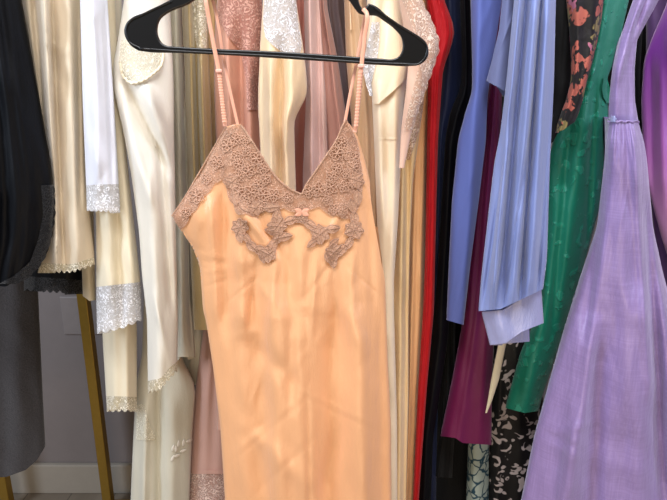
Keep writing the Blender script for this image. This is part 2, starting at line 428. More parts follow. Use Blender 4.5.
rack2 = thing('clothes_rack', 'gold rack post cut off at the bottom left corner under the grey tweed', 'clothes rack', (-1.0, PY_, 0))
link('post', *boxmesh((-1.0 - h, PY_ - h, 0), (-1.0 + h, PY_ + h, 1.615), .002), 'gold_metal', rack2, smooth=False)
link('support_arm', *boxmesh((-1.0 - h, RAILY - .02, 1.555), (-1.0 + h, PY_ - h, 1.585), .002), 'gold_metal', rack2, smooth=False)

# ------------------------------------------------------------------ black hanger and the peach slip
HY = .80
han = thing('clothes_hanger', 'black plastic hanger holding the peach slip by its straps', 'hanger', at(281, 60, HY))
outer_bottom = [(139, 50.5), (150, 52), (172, 52.5), (220, 54.5), (278, 58), (340, 62), (385, 65), (402, 65.8), (413, 65.5), (422, 63)]
tip_r = [(427, 57.5), (428, 50), (426, 43.5), (420, 37.5)]
top_r = [(412, 32.5), (402, 26.5), (388, 17), (372, 5.0), (368.5, 4), (366, 8.5), (362.5, 9.5), (359.5, 5), (357, -3), (353, -8.5), (335, -18), (300, -35), (292, -41)]
peak = [(289, -48), (281, -51), (274, -49), (270, -43)]
top_l = [(258, -37), (228, -23), (216, -18), (213, -11), (209, -9.5), (205.5, -13), (202, -14.5), (172, 0), (145, 13)]
tip_l = [(133, 18), (127, 24), (125, 31), (127, 39), (132, 46)]
outer = outer_bottom + tip_r + top_r + peak + top_l + tip_l
inner = [(168, 46.5), (200, 48.5), (278, 52), (340, 56), (382, 59), (392, 59.5), (398.5, 57), (402.5, 50.5), (403, 44), (401.5, 37), (396, 30), (384, 20.5), (376, 15.5), (368, 15), (360, 13.5), (354, 7), (350, 1),
         (335, -8), (300, -25), (281, -35), (262, -26), (228, -9), (214, -1), (205, -4), (186, 5), (168, 12.5), (160, 19), (157, 28), (158, 37), (162, 43.5)]
def closed(pts, n): return [tuple(p) for p in spline(list(pts) + [pts[0]], n)[:-1]]
cu = bpy.data.curves.new('hanger_frame', 'CURVE'); cu.dimensions = '2D'; cu.fill_mode = 'BOTH'; cu.extrude = .0022; cu.bevel_depth = .0016; cu.bevel_resolution = 2; cu.offset = -.0012
for loop in (closed(outer, 220), closed(inner, 200)):
    sp = cu.splines.new('POLY'); sp.points.add(len(loop) - 1); sp.use_cyclic_u = True
    for q, (px, py) in zip(sp.points, loop):
        w = at(px, py, HY) - han.location; q.co = (w.x, w.z, 0, 1)
tmp = bpy.data.objects.new('tmp', cu); COL.objects.link(tmp)
me = bpy.data.meshes.new_from_object(tmp.evaluated_get(bpy.context.evaluated_depsgraph_get()))
bpy.data.objects.remove(tmp); bpy.data.curves.remove(cu)
me.transform(__import__('mathutils').Matrix.Rotation(math.radians(90), 4, 'X')); me.materials.clear(); me.materials.append(M['black_plastic'])
fr = bpy.data.objects.new('hanger_frame', me); COL.objects.link(fr); fr.parent = han; fr.location = (0, 0, 0)
# raised flange along the bottom bar and around each end
def rim(pts, n=40, r=.0016, dy=-.0035): return tube([at(p[0], p[1], HY) + Vector((0, dy, 0)) for p in spline(pts, n)], r, 8)
vs, fs = join([rim([(142, 49), (172, 51), (278, 56.5), (385, 63.5), (410, 64.3)]), rim([(172, 2), (145, 14.5), (129, 24), (127, 31), (130, 42), (142, 49)]), rim([(374, 8), (388, 18.5), (402, 28), (418, 38), (426, 46), (426, 55), (420, 63), (402, 64.4)])])
link('rim', vs, fs, 'black_plastic', han)
pk = at(281, -48, HY); a0 = math.radians(-90); hook = [pk + Vector((0, 0, -.004)), pk + Vector((0, 0, .03))]
hc = Vector((-.07, HY, RAILZ + .004))
neck = Vector((pk.x, HY, pk.z + .02))
for k in range(15):
    t = math.radians(-50 + k * 230 / 14); hook.append(hc + Vector((math.cos(t) * .019, 0, math.sin(t) * .019 - .006)))
vs, fs = tube([tuple(p) for p in spline([tuple(v) for v in hook], 50)], .0028, 10); link('hook', vs, fs, 'black_plastic', han)

SY = .785
slip_L = [(120, 228), (127, 225), (170, 204), (216, 171.5), (222, 175), (233, 183), (248, 193), (267, 200), (310, 203), (321, 206), (367, 213), (424, 220), (500, 225), (640, 222)]
slip_R = [(120, 356), (129, 357), (137, 359), (180, 370), (223, 378.5), (274, 385), (310, 386), (367, 388), (424, 391), (500, 391.5), (640, 398)]
allpy = sorted({p[0] for p in slip_L} | {p[0] for p in slip_R})
rows = [(p, float(np.interp(p, [q[0] for q in slip_L], [q[1] for q in slip_L])), float(np.interp(p, [q[0] for q in slip_R], [q[1] for q in slip_R]))) for p in allpy]
SF = [  # hanging folds, gathers under the bust, seams
    (238, 300, 246, 520, 10, .006), (262, 310, 268, 520, 8, -.004), (296, 320, 304, 540, 10, .005), (330, 330, 330, 540, 12, -.004), (362, 320, 366, 540, 10, .006), (381, 300, 384, 520, 5, -.005), (214, 330, 228, 520, 6, -.004),
    (196, 175, 200, 300, 6, .004), (224, 180, 226, 330, 7, -.006), (240, 240, 244, 330, 6, .004), (258, 262, 250, 320, 4, -.003), (276, 262, 270, 330, 4, .003), (290, 250, 288, 300, 4, -.0025),
    (316, 262, 312, 330, 4, .003), (334, 265, 338, 330, 5, -.003), (352, 258, 352, 330, 5, .003), (368, 200, 374, 320, 5, -.004),
    (176, 232, 196, 244, 2.5, .002), (178, 240, 204, 252, 2.0, -.002), (186, 250, 214, 256, 2.5, .002), (196, 262, 216, 262, 2, -.0018), (198, 274, 218, 270, 2.2, .0018), (200, 288, 220, 282, 2, -.0016),
    (236, 205, 262, 236, 5, .004), (262, 222, 280, 252, 4, -.003), (340, 210, 328, 244, 4, .003), (352, 200, 356, 226, 4, -.002),
    (300, 240, 300, 300, 8, .003), (268, 208, 272, 226, 3, .0025),
    (307, 399, 388, 438, 1.6, -.0003), (307, 399, 232, 462, 1.6, -.0003), (310, 394, 392, 432, 2.2, .0003), (304, 394, 230, 456, 2.2, .0003),
    (307, 400, 310, 560, 2, -.0014), (312, 400, 318, 560, 5, .002), (210, 190, 216, 320, 4, .004), (242, 280, 246, 560, 18, -.006), (276, 300, 280, 560, 14, .007), (336, 300, 336, 560, 12, -.005), (356, 300, 360, 560, 10, .005), (292, 310, 292, 400, 6, -.003),
    (230, 300, 268, 268, 1.5, -.0007), (350, 268, 384, 300, 1.5, -.0012),
    (250, 430, 300, 480, 9, .003), (340, 430, 320, 500, 9, -.003), (340, 300, 372, 360, 8, .003), (250, 340, 290, 380, 9, -.003)]
SS = Surf(rows, SY, .05, folds=SF, pleats=(0, 0), noise=.0012, seed=3, rnd=.028, k=6, creases=110, camp=.75, cw=1.7)
TOP = [(0, 171.5, 216), (.05, 183, 200), (.11, 195, 180), (.17, 209, 156), (.22, 220, 137), (.25, 226, 127), (.28, 233, 124.5), (.31, 241, 124), (.36, 252, 141), (.42, 264, 160), (.48, 279, 180), (.54, 292, 190.5), (.58, 301, 194), (.61, 305, 187),
       (.68, 315, 172), (.75, 328, 153), (.81, 337, 139), (.85, 343, 125), (.88, 346, 120), (.92, 353, 128), (.95, 358, 137), (.975, 364, 157), (1, 370, 181)]
def slip_pt(px, py, lift=0.0):
    L, R = SS.lr(py); u = np.clip((px - (L + R) / 2) / ((R - L) / 2), -1, 1)
    x, y, z, _ = SS.front(u, py)
    return (float(px2x(px, py, y - lift)), float(y) - lift, float(py2z(py, y - lift)))
slip = thing('slip_dress', 'peach satin slip with tan lace bodice on the black hanger in front', 'slip dress', at(305, 640, SY))
nc, nr = 121, 230
sg = np.linspace(0, 1, nc); tx = np.interp(sg, [t[0] for t in TOP], [t[1] for t in TOP]); ty = np.interp(sg, [t[0] for t in TOP], [t[2] for t in TOP])
vv = np.linspace(0, 1, nr)[:, None]; PY = ty[None] + (640 - ty[None]) * vv ** 1.15
L, R = SS.lr(np.maximum(PY, 262)); body = L + (R - L) * sg[None]
w = np.clip((PY - ty[None]) / (290 - ty[None]), 0, 1); w = w * w * (3 - 2 * w)
PX = tx[None] + (body - tx[None]) * w
L, R = SS.lr(PY); PX = np.where(PY > 217, np.maximum(PX, L), PX)
u = np.clip((PX - (L + R) / 2) / ((R - L) / 2), -1, 1)
x, y, z, _ = SS.front(u, PY); V = np.stack([x, y, z], -1)
link('front_panel', V, grid_faces(nr, nc), 'peach_satin', slip)
V = []; nb = 40
for i in range(80):
    py = 232 + (640 - 232) * i / 79; L, R = SS.lr(py)
    for j in range(nb):
        u = j / (nb - 1) * 2 - 1; px = (L + R) / 2 + u * (R - L) / 2
        V.append((float(px2x(px, py, SY)) * .995, SY + .033 + .022 * math.sqrt(max(0, 1 - u * u)), float(py2z(py, SY))))
link('back_panel', V, grid_faces(80, nb), 'peach_satin', slip)
# ---- lace of the slip
def band(name, edge_a, edge_b, mat, n=60, m=12, scal=None, lift=.0024):
    A, B = spline(edge_a, n), spline(edge_b, n); V = []
    for i in range(n):
        k = (scal[1] * abs(math.sin(i / (n - 1) * math.pi * scal[0]))) if scal else 0
        d = B[i] - A[i]; d = d / (np.linalg.norm(d) + 1e-6)
        for j in range(m):
            p = A[i] + (B[i] + d * k - A[i]) * j / (m - 1); V.append(slip_pt(p[0], p[1], lift))
    return link(name, V, grid_faces(n, m), mat, slip)
lb = band('lace_band', [(225, 128), (241, 125), (252, 141), (264, 160), (279, 180), (292, 190), (302, 194)],
          [(218, 150), (222, 172), (228, 190), (240, 212), (262, 212), (284, 208), (302, 210)], 'tan_lace', 90, 18, (7, 3.5))
band('lace_band', [(302, 194), (305, 187), (315, 172), (328, 153), (337, 139), (343, 125), (347, 120)],
     [(302, 210), (314, 206), (334, 215), (350, 216), (359, 200), (361, 180), (357, 140)], 'tan_lace', 90, 18, (7, 3))
band('lace_edge', [(226, 127), (209, 156), (195, 180), (183, 200), (172, 216)], [(232, 150), (220, 178), (206, 192), (192, 212), (180, 230)], 'tan_lace', 60, 10, (5, 2.5))
# corded borders of the neckline
def cord(path, r=.0013, lift=.003, n=60): return tube([slip_pt(p[0], p[1], lift) for p in spline(path, n)], r, 6)
vs, fs = join([cord([(241, 125), (252, 141), (264, 160), (279, 180), (292, 190), (301, 194)]), cord([(302, 194), (305, 187), (315, 172), (328, 153), (337, 139), (343, 125), (346, 120)]), cord([(226, 127), (209, 156), (195, 180), (183, 200), (172, 216)])])
link('lace_cord', vs, fs, 'tan_applique', slip)
def applique(items):
    out = ([], [])
    for it in items:
        if it[0] == 'b': blossom(SS, it[1], it[2], it[3] * 1.12, out, it[4], it[5], threads=True)
        else: leaf(SS, it[1], it[2], it[3], it[4] * 1.12, it[5] * 1.05, out, threads=True)
    return link('lace_applique', out[0], out[1], 'tan_applique', slip)
D_ = math.radians
sw = lambda: [('l', x, y, D_(a), ln, w) for x, y, a, ln, w in ()]
applique([('b', 240, 227, 8, 7, .2), ('l', 238, 232, D_(70), 10, 7), ('l', 243, 233, D_(55), 14, 6), ('l', 247, 242, D_(40), 13, 8), ('l', 254, 248, D_(20), 14, 9), ('b', 268, 254, 8, 6, .5), ('l', 262, 250, D_(80), 12, 8), ('l', 270, 250, D_(-60), 12, 8), ('l', 276, 244, D_(-75), 16, 9),
          ('l', 277, 238, D_(-10), 14, 8), ('l', 279, 232, D_(190), 13, 8), ('b', 277, 226, 9, 6, .1), ('l', 276, 222, D_(-80), 12, 8), ('l', 284, 222, D_(-15), 13, 8), ('l', 292, 219, D_(-5), 14, 8)])
applique([('b', 354, 230, 9, 7, .1), ('l', 355, 224, D_(-95), 12, 8), ('l', 352, 238, D_(120), 12, 7), ('l', 347, 245, D_(140), 13, 8), ('b', 334, 252, 8, 6, .3), ('l', 332, 256, D_(80), 11, 8), ('l', 326, 252, D_(60), 13, 8), ('l', 322, 244, D_(-120), 14, 9), ('b', 320, 234, 9, 6, .4),
          ('l', 326, 230, D_(-10), 13, 8), ('l', 316, 228, D_(-150), 14, 8), ('l', 308, 221, D_(-160), 13, 8), ('b', 301, 216, 6, 6, 0), ('l', 316, 240, D_(140), 10, 6), ('l', 330, 246, D_(-40), 10, 6)])
applique([('b', 356, 180, 8, 6, .3), ('l', 352, 172, D_(-100), 14, 8), ('l', 358, 190, D_(90), 14, 8), ('l', 350, 200, D_(70), 13, 8), ('l', 346, 160, D_(-80), 14, 8), ('l', 344, 205, D_(100), 12, 8)])
applique([('b', 232, 182, 7, 6, .3), ('l', 234, 190, D_(80), 14, 8), ('l', 240, 200, D_(50), 14, 8), ('b', 256, 208, 7, 6, .2), ('l', 264, 208, D_(-5), 14, 8)])
vs, fs = join(THREADS); link('lace_cord', vs, fs, 'tan_thread', slip); THREADS.clear()
g = random.Random(5)
def inside(px, py):
    a = np.interp(px, [t[1] for t in TOP[5:19]], [t[2] for t in TOP[5:19]])
    b = np.interp(px, [218, 222, 228, 240, 262, 284, 302, 314, 334, 350, 359, 361], [150, 172, 190, 212, 212, 208, 210, 206, 215, 216, 200, 180])
    return a + 8 < py < b - 4 and 232 < px < 356 and not (px > 345 and py < 152)
pos = []
while len(pos) < 34:
    q = (g.uniform(224, 362), g.uniform(126, 214))
    if inside(*q) and all(math.hypot(q[0] - r[0], q[1] - r[1]) > 8.5 for r in pos): pos.append(q)
for t in (.1, .3, .5, .7, .9): pos.append((228 + (177 - 228) * t + 4, 134 + (218 - 134) * t + 3))
for q in pos: blossom(SS, q[0], q[1], g.uniform(5.5, 8.5), None, g.choice((5, 6)), g.uniform(0, 1), threads=True)
vs, fs = join(THREADS); link('lace_flowers', vs, fs, 'pale_thread', slip)
# little peach ruched bow at the centre of the neckline
out = ([], [])
for a in (200, -20, 150, 30): leaf(SS, 302, 212, D_(a), 8, 5, out, .005)
link('bow', out[0], out[1], 'peach_strap', slip)
def strap(path, name='strap', w=.0029, mat='peach_strap'):
    P = [at(px, py, 1.0) for px, py, _ in path]
    pts = [tuple(at(px, py, Y)) for px, py, Y in path]
    vs, fs = tube([tuple(p) for p in spline(pts, 40)], w, 8, .3)
    return link(name, vs, fs, mat, slip)
s1 = strap([(203.5, -9, HY), (205, -3, .789), (209, 20, .788), (213.5, 44, .788), (218.6, 71, .788), (222, 98, .786), (225, 126, SY + .008)])
s2 = strap([(209, -12, HY + .002), (214, 5, .812), (218.6, 27, .812), (224, 62, .812), (231, 95, .806), (238, 126, SY + .018)], w=.0023)
s3 = strap([(363, 9, HY - .006), (366, 12, .789), (364.5, 38, .788), (361.6, 65, .788), (359, 95, .787), (355, 132, SY + .012)])
s4 = strap([(367, 6, HY + .006), (364, 22, .812), (357, 60, .812), (350, 95, .806), (345, 122, SY + .018)], w=.0023)
for px, py in ((218.8, 71), (361, 66)):
    vs, fs = boxmesh(tuple(at(px, py, .787) - Vector((.0042, .0022, .0024))), tuple(at(px, py, .787) + Vector((.0042, .0016, .0024))), .001)
    link('strap_slider', vs, fs, 'pink_slider', slip)
for s, (px, py, px2, py2) in ((s1, (219.5, 76, 224.5, 122)), (s3, (360.3, 72, 356, 126))):
    vs = []; nn = 90
    for k in range(nn):
        c = at(px + (px2 - px) * k / (nn - 1), py + (py2 - py) * k / (nn - 1), .7862); r = .0031 + .0004 * math.sin(k * 1.15)
        vs += [tuple(c + Vector((math.cos(a) * r, math.sin(a) * r * .5, 0))) for a in [2 * math.pi * q / 8 for q in range(8)]]
    link('ruched_trim', vs, grid_faces(nn, 8, True), 'peach_strap', slip)

# ------------------------------------------------------------------ left side of the rail
G = garment
t, S = G('slip_dress', 'black satin slip with scalloped lace edge at the far left', 'slip dress',
  [(-70, -60, 4), (0, -60, 22), (90, -58, 38), (165, -56, 51), (200, -55, 54.5), (240, -55, 51), (268, -55, 44), (300, -55, 36)], 'black_satin', 0.868, [(-1, 288), (0, 287), (.35, 284), (.7, 275), (.92, 262), (1, 250)],
  scallop=(26, 2), D=0.03, pleats=(5, .008), seed=1, part='body')
patch(S, 'lace_edge', 'black_lace', t, [(185, 41, 53), (215, 43, 54), (240, 38, 50), (262, 30, 42), (276, 14, 30), (284, -2, 16)], scal=(9, 2.0), nv=60)
G('slip_dress', 'black lace hem peeping out below the cream nightgown at left', 'slip dress',
  [(-70, 0, 40), (150, 20, 66), (270, 24, 82), (296, 24, 83)], 'black_satin', 1.02, [(-1, 288), (0, 290), (1, 291)], lace_top=[(-1, 276), (1, 280)], lace_mat='black_lace', scallop=(9, 3), D=0.03, pleats=(3, .005), seed=2)
G('skirt', 'dark grey tweed skirt hanging low at the far left', 'skirt',
  [(120, -50, 20), (288, -60, 38), (400, -62, 43), (448, -64, 45.5), (480, -66, 45)], 'tweed', 1.06, [(-1, 480), (.3, 477), (.65, 470), (.85, 460), (1, 446)], top=-60, D=0.08, pleats=(3, .008), seed=3, single=True)
G('nightgown', 'greyish cream nightgown with narrow lace hem beside the black slip', 'nightgown',
  [(-70, 12, 76), (0, 21, 81), (90, 37, 83), (180, 51, 86), (240, 48, 93), (262, 40, 95), (280, 36, 97)], 'grey_cream', 0.908, [(-1, 270), (.2, 270), (1, 262)], lace_top=[(-1, 263), (.2, 264), (1, 257)], lace_mat='cream_lace', scallop=(11, 3), D=0.035,
  folds=[(44, -20, 57, 262, 4, .016), (33, -10, 50, 200, 4, -.012), (52, 0, 64, 262, 4, -.008), (68, -20, 78, 270, 7, .008), (78, 0, 80, 200, 3, -.008), (40, 40, 70, 52, 2.5, .002)], pleats=(0, 0), seed=4)
G('slip_dress', 'short plain cream hem showing between the cream nightgown and the wide lace hem', 'slip dress',
  [(100, 74, 92), (270, 82, 95), (301, 83, 96)], 'cream_satin', 1.0, [(-1, 296), (0, 301), (1, 300)], D=0.03, pleats=(1, .004), seed=5, single=True)
G('slip_dress', 'white half slip with short lace hem, highest hem of the pale row', 'slip dress',
  [(-70, 76, 104), (0, 80, 107.5), (100, 82.5, 114), (185, 86, 119), (216, 87, 120.5)], 'white_satin', 0.875, [(-1, 209), (1, 211)], lace_top=[(-1, 185), (1, 184)], lace_mat='white_lace', scallop=(7, 2), D=0.03,
  folds=[(92, -20, 98, 180, 7, .006), (106, 0, 113, 180, 3, -.005)], pleats=(0, 0), seed=6)
G('slip_dress', 'cream satin slip with the widest white floral lace hem', 'slip dress',
  [(-70, 86, 112), (100, 92, 121), (213, 95.5, 133), (285, 96, 141), (336, 97, 142)], 'cream_satin', 0.915, [(-1, 331), (0, 327), (1, 318)], lace_top=[(-1, 287), (1, 282)], lace_mat='white_lace', scallop=(5, 3), D=0.04,
  folds=[(106, 200, 108, 300, 9, .006), (124, 120, 134, 290, 5, .005), (116, 200, 122, 330, 4, -.005)], pleats=(0, 0), seed=7)
G('slip_dress', 'ivory slip with scalloped narrow lace hem just below the wide white lace', 'slip dress',
  [(100, 96, 122), (330, 102, 137), (414, 107, 137)], 'cream_satin', 0.975, 409, lace_top=[(-1, 396), (1, 397)], lace_mat='cream_lace', scallop=(5, 3), D=0.04, pleats=(2, .006), seed=8)
t, S = G('slip_dress', 'ivory slip with round lace neckline and slanting lace hem under hanger end', 'slip dress',
  [(-70, 130, 168), (0, 124, 170), (45, 117, 172), (65, 113, 173), (90, 113, 174), (130, 123, 174), (174, 131, 175), (232, 139, 176), (276, 142, 177), (320, 147, 178), (394, 148, 177)], 'ivory_satin', 0.885,
  [(-1, 391), (-.1, 387), (.4, 378), (1, 369)], lace_top=[(-1, 381), (-.1, 378), (.4, 369), (1, 361)], lace_mat='cream_lace', scallop=(7, 3), D=0.05,
  folds=[(124, 82, 166, 165, 5, -.011), (116, 98, 146, 190, 7, .010), (146, 88, 168, 150, 7, .010), (160, 150, 172, 300, 4, -.006), (150, 180, 160, 380, 8, .006), (154, 300, 166, 345, 2.5, .003)], pleats=(0, 0), seed=9)
patch(S, 'lace_bodice', 'net_lace', t, [(40, 121, 158), (48, 120, 164), (60, 119, 164), (70, 120, 158), (78, 124, 150), (83, 130, 142)], lift=.004, nv=30)
vs, fs = [], []
pth = [(120, 62), (123, 76), (131, 83), (142, 81), (153, 74), (161, 66), (164, 52)]
def on(S, px, py, lift):
    L, R = S.lr(py); u = np.clip((px - (L + R) / 2) / ((R - L) / 2), -1, 1); x, y, z, _ = S.front(u, py)
    return (float(px2x(px, py, y - lift)), float(y) - lift, float(py2z(py, y - lift)))
vs, fs = tube([on(S, p[0], p[1] + .8 * math.sin(i * 1.6), .005) for i, p in enumerate(spline(pth, 60))], .0022, 8); link('neckline_trim', vs, fs, 'cream_satin', t)
G('slip_dress', 'pale sage satin slip right of the round lace neckline, hem above the long gown', 'slip dress',
  [(-70, 156, 178), (0, 160, 181), (130, 170, 187), (300, 172, 190), (360, 172, 196)], 'pale_sage_satin', 0.982, [(-1, 357), (1, 357)], D=0.015, folds=[(176, 0, 182, 340, 5, .006), (184, 100, 192, 340, 2.5, -.007)], pleats=(0, 0), seed=10, single=True)
G('slip_dress', 'pale sage slip hem one step lower, beside the dusty pink lace slip', 'slip dress',
  [(100, 180, 203), (300, 182, 208), (388, 178, 208)], 'pale_sage_satin', 1.075, 385, D=0.02, pleats=(2, .005), seed=11, single=True)
t, S = G('nightgown', 'long pale sage satin nightgown reaching lowest at left, embroidered near its hem', 'nightgown',
  [(100, 150, 178), (355, 142, 180), (385, 136, 196), (440, 133, 192), (510, 130, 189), (650, 128, 188)], 'pale_sage_satin', 1.01, 640, D=0.03, folds=[(146, 400, 142, 560, 4, .008), (158, 330, 160, 560, 4, -.009), (172, 400, 170, 600, 8, .004)], pleats=(0, 0), seed=12)
patch(S, 'lace_inset', 'net_lace', t, [(404, 137, 144), (425, 136.5, 150), (440, 136, 157)], nv=16)
out = ([], [])
for k, (x, y) in enumerate(((171, 461), (174, 457), (176, 452), (172, 451), (180, 452), (178, 447), (183, 446), (186, 442))):
    leaf(S, x, y, D_(-60 + 40 * math.sin(k * 2)), 7, 3, out)
link('embroidery', out[0], out[1], 'ivory_satin', t)
t, S = G('slip_dress', 'dusty pink sheer slip with pink lace hem showing left of the peach slip', 'slip dress',
  [(100, 200, 222), (300, 207, 236), (400, 194, 236), (472, 189, 236), (550, 185, 236)], 'pink_sheer', 1.035, 530, lace_top=472, lace_mat='pink_lace', scallop=(5, 3), D=0.025, pleats=(2, .005), seed=13)
patch(S, 'seam_trim', 'pink_sheer', t, [(470, 189, 236), (474, 189, 236)], lift=.002, nv=4)
t, S = G('nightgown', 'olive champagne satin nightgown with lace bodice left of the peach strap', 'nightgown',
  [(-70, 178, 206), (0, 181, 207), (60, 184, 209), (130, 186, 212), (250, 190, 214), (330, 194, 216)], 'olive_satin', 0.953, 330, D=0.028, folds=[(188, -20, 196, 250, 3, .008), (194, -20, 202, 250, 2.5, -.009), (201, 60, 208, 250, 3, .008)], pleats=(0, 0), seed=14)
patch(S, 'lace_bodice', 'cream_lace', t, [(-40, 192, 205), (0, 192, 206), (30, 194, 207), (52, 197, 207)], lift=.002)
G('slip_dress', 'narrow apricot cream slip just left of the dusty rose lace slip', 'slip dress',
  [(-70, 203, 214), (0, 204, 217), (130, 208, 222), (300, 212, 230)], 'orange_cream', 1.0, 300, D=0.025, pleats=(1, .005), seed=15, single=True)

# ------------------------------------------------------------------ behind the slip
t, S = G('slip_dress', 'dusty rose slip with rose lace bodice behind the left straps', 'slip dress',
  [(-70, 224, 252), (-20, 220, 258), (0, 217, 262), (25, 215, 264.5), (60, 214, 262), (90, 214, 258), (150, 216, 262), (430, 217, 266)], 'dusty_rose', 0.955, 430, D=0.035,
  folds=[(226, 20, 232, 200, 5, .008), (240, 30, 246, 300, 4, -.007), (250, 60, 254, 300, 5, .005), (215, 90, 240, 92, 3, .003)], pleats=(0, 0), seed=16)
patch(S, 'lace_bodice', 'rose_lace', t, [(-60, 224, 254), (0, 219, 262), (20, 218, 263), (34, 226, 263), (50, 240, 262), (80, 246, 259), (110, 247, 258)], lift=.003, nv=40)
t, S = G('slip_dress', 'apricot cream slip with white lace top and flared side in the middle', 'slip dress',
  [(-70, 268, 290), (0, 263, 296), (45, 260, 303), (70, 259, 306), (90, 258, 307.5), (100, 258, 305), (112, 258, 298), (122, 259, 294), (190, 262, 296), (420, 262, 298)], 'apricot_cream', 0.9, 420, D=0.05, k=5,
  folds=[(270, 66, 272, 200, 4.5, .010), (281, 50, 280, 240, 4, -.010), (292, 60, 288, 140, 6, .010), (303, 70, 287, 128, 5, .006), (262, 40, 262, 200, 3, -.006), (286, 120, 290, 240, 4, .008)], pleats=(0, 0), seed=17)
patch(S, 'lace_bodice', 'white_lace', t, [(-60, 268, 290), (0, 264, 296), (20, 263, 298), (38, 265, 301), (46, 274, 302), (54, 284, 300)], lift=.003, nv=40)
G('slip_dress', 'deep rose slip half hidden behind the flared apricot slip', 'slip dress',
  [(-70, 286, 304), (0, 293, 313), (100, 296, 314), (200, 288, 316), (400, 286, 316)], 'deep_rose', 1.03, 400, D=0.03, pleats=(2, .006), seed=18, single=True)
G('slip_dress', 'shiny lavender pink slip, narrow, above the deep of the neckline', 'slip dress',
  [(-70, 302, 316), (0, 304, 319), (100, 306, 326), (170, 303, 328), (400, 300, 330)], 'lavender_pink', 0.955, 400, D=0.03, folds=[(309, -20, 312, 200, 3.5, .008), (318, 0, 320, 200, 3, -.006)], pleats=(0, 0), seed=19, single=True)
G('slip_dress', 'mauve slip right of the shiny lavender pink one', 'slip dress',
  [(-70, 314, 326), (6, 315, 327), (60, 318, 338), (140, 324, 350), (400, 322, 350)], 'mauve', 0.995, 400, D=0.025, pleats=(2, .006), seed=20, single=True)
G('slip_dress', 'smoky brown sheer slip in the dark gap left of the right straps', 'slip dress',
  [(-70, 324, 344), (10, 326, 346), (60, 332, 354), (140, 340, 360), (400, 340, 362)], 'smoke_mauve', 1.06, 400, D=0.03, pleats=(2, .006), seed=21, single=True)
t, S = G('slip_dress', 'champagne slip with a thin ribbon directly behind the right straps', 'slip dress',
  [(-70, 344, 362), (0, 344, 366), (60, 346, 374), (130, 352, 380), (400, 356, 384)], 'champagne', 0.965, 400, D=0.025, pleats=(3, .007), seed=22)
vs, fs = tube([on(S, 349, -40, .004), on(S, 350, 5, .004), on(S, 351, 30, .004)], .0013, 6, .5); link('ribbon', vs, fs, 'champagne', t)

# ------------------------------------------------------------------ right of the slip: creams
t, S = G('blouse', 'pale cream satin blouse folded open under the hanger right end', 'blouse',
  [(-70, 368, 398), (0, 367, 406), (40, 366, 411), (68, 368, 411), (85, 371, 406), (100, 372, 404), (140, 374, 402), (220, 377, 398), (280, 380, 394), (310, 382, 394), (420, 385, 397), (640, 386, 398)], 'pale_cream', .895, 640, D=0.04, k=6,
  folds=[(378, 98, 382, 220, 5, .006), (397, 80, 394, 260, 5, .004), (384, 5, 374, 70, 5, -.006)], pleats=(0, 0), seed=23)
patch(S, 'lace_collar', 'white_lace', t, [(22, 372, 380), (45, 367, 379), (60, 364, 377), (72, 363, 374), (84, 366, 371), (96, 370, 373)], lift=.004)
patch(S, 'folded_flap', 'pale_cream', t, [(58, 383, 411.5), (70, 380, 411), (82, 377, 403), (93, 374.5, 391), (104, 373, 378)], lift=.008)
patch(S, 'seam', 'pale_cream', t, [(137, 374, 402), (139.5, 374, 402)], lift=.0012, nv=4)
t, S = G('robe', 'pink beige robe with broad beige lace edge beyond the hanger right tip', 'robe',
  [(-70, 398, 408), (0, 399, 421), (20, 402, 431), (40, 406, 438.5), (52, 407, 438.5), (66, 408, 433), (90, 406, 425), (130, 401, 412), (168, 399, 404)], 'pink_beige', 0.87, 168, D=0.02, k=6, folds=[(412, 10, 420, 80, 5, .004)], pleats=(0, 0), seed=24)
patch(S, 'lace_edge', 'beige_lace', t, [(-40, 399, 414), (0, 402, 421), (20, 410, 431), (38, 416, 438), (52, 420, 438), (66, 419, 433), (90, 413, 425), (115, 407, 416), (130, 404, 412)], lift=.003, nv=50, scal=(14, 1.8))
t, S = G('nightgown', 'gold cream satin nightgown with embroidered bodice below the beige lace edge', 'nightgown',
  [(-70, 404, 420), (90, 405, 425), (130, 403, 420), (180, 398, 413), (240, 395, 410), (310, 391, 408.5), (400, 390, 408.5), (500, 389, 406), (650, 388, 404)], 'gold_cream', 0.94, 640, D=0.035, folds=[(402, 180, 398, 600, 4, .006), (408, 150, 403, 600, 2.5, -.006)], pleats=(0, 0), seed=25)
patch(S, 'embroidered_bodice', 'beige_lace', t, [(84, 410, 425), (110, 409, 423), (135, 406, 418), (160, 402, 410)], lift=.003)
G('nightgown', 'apricot satin nightgown next to the long red dress', 'nightgown',
  [(-70, 410, 428), (90, 414, 431), (160, 411, 427.5), (310, 407, 424), (400, 406, 418.5), (500, 403, 414), (650, 400, 409)], 'apricot', 0.98, 640, D=0.03, pleats=(2, .005), seed=26, single=True)

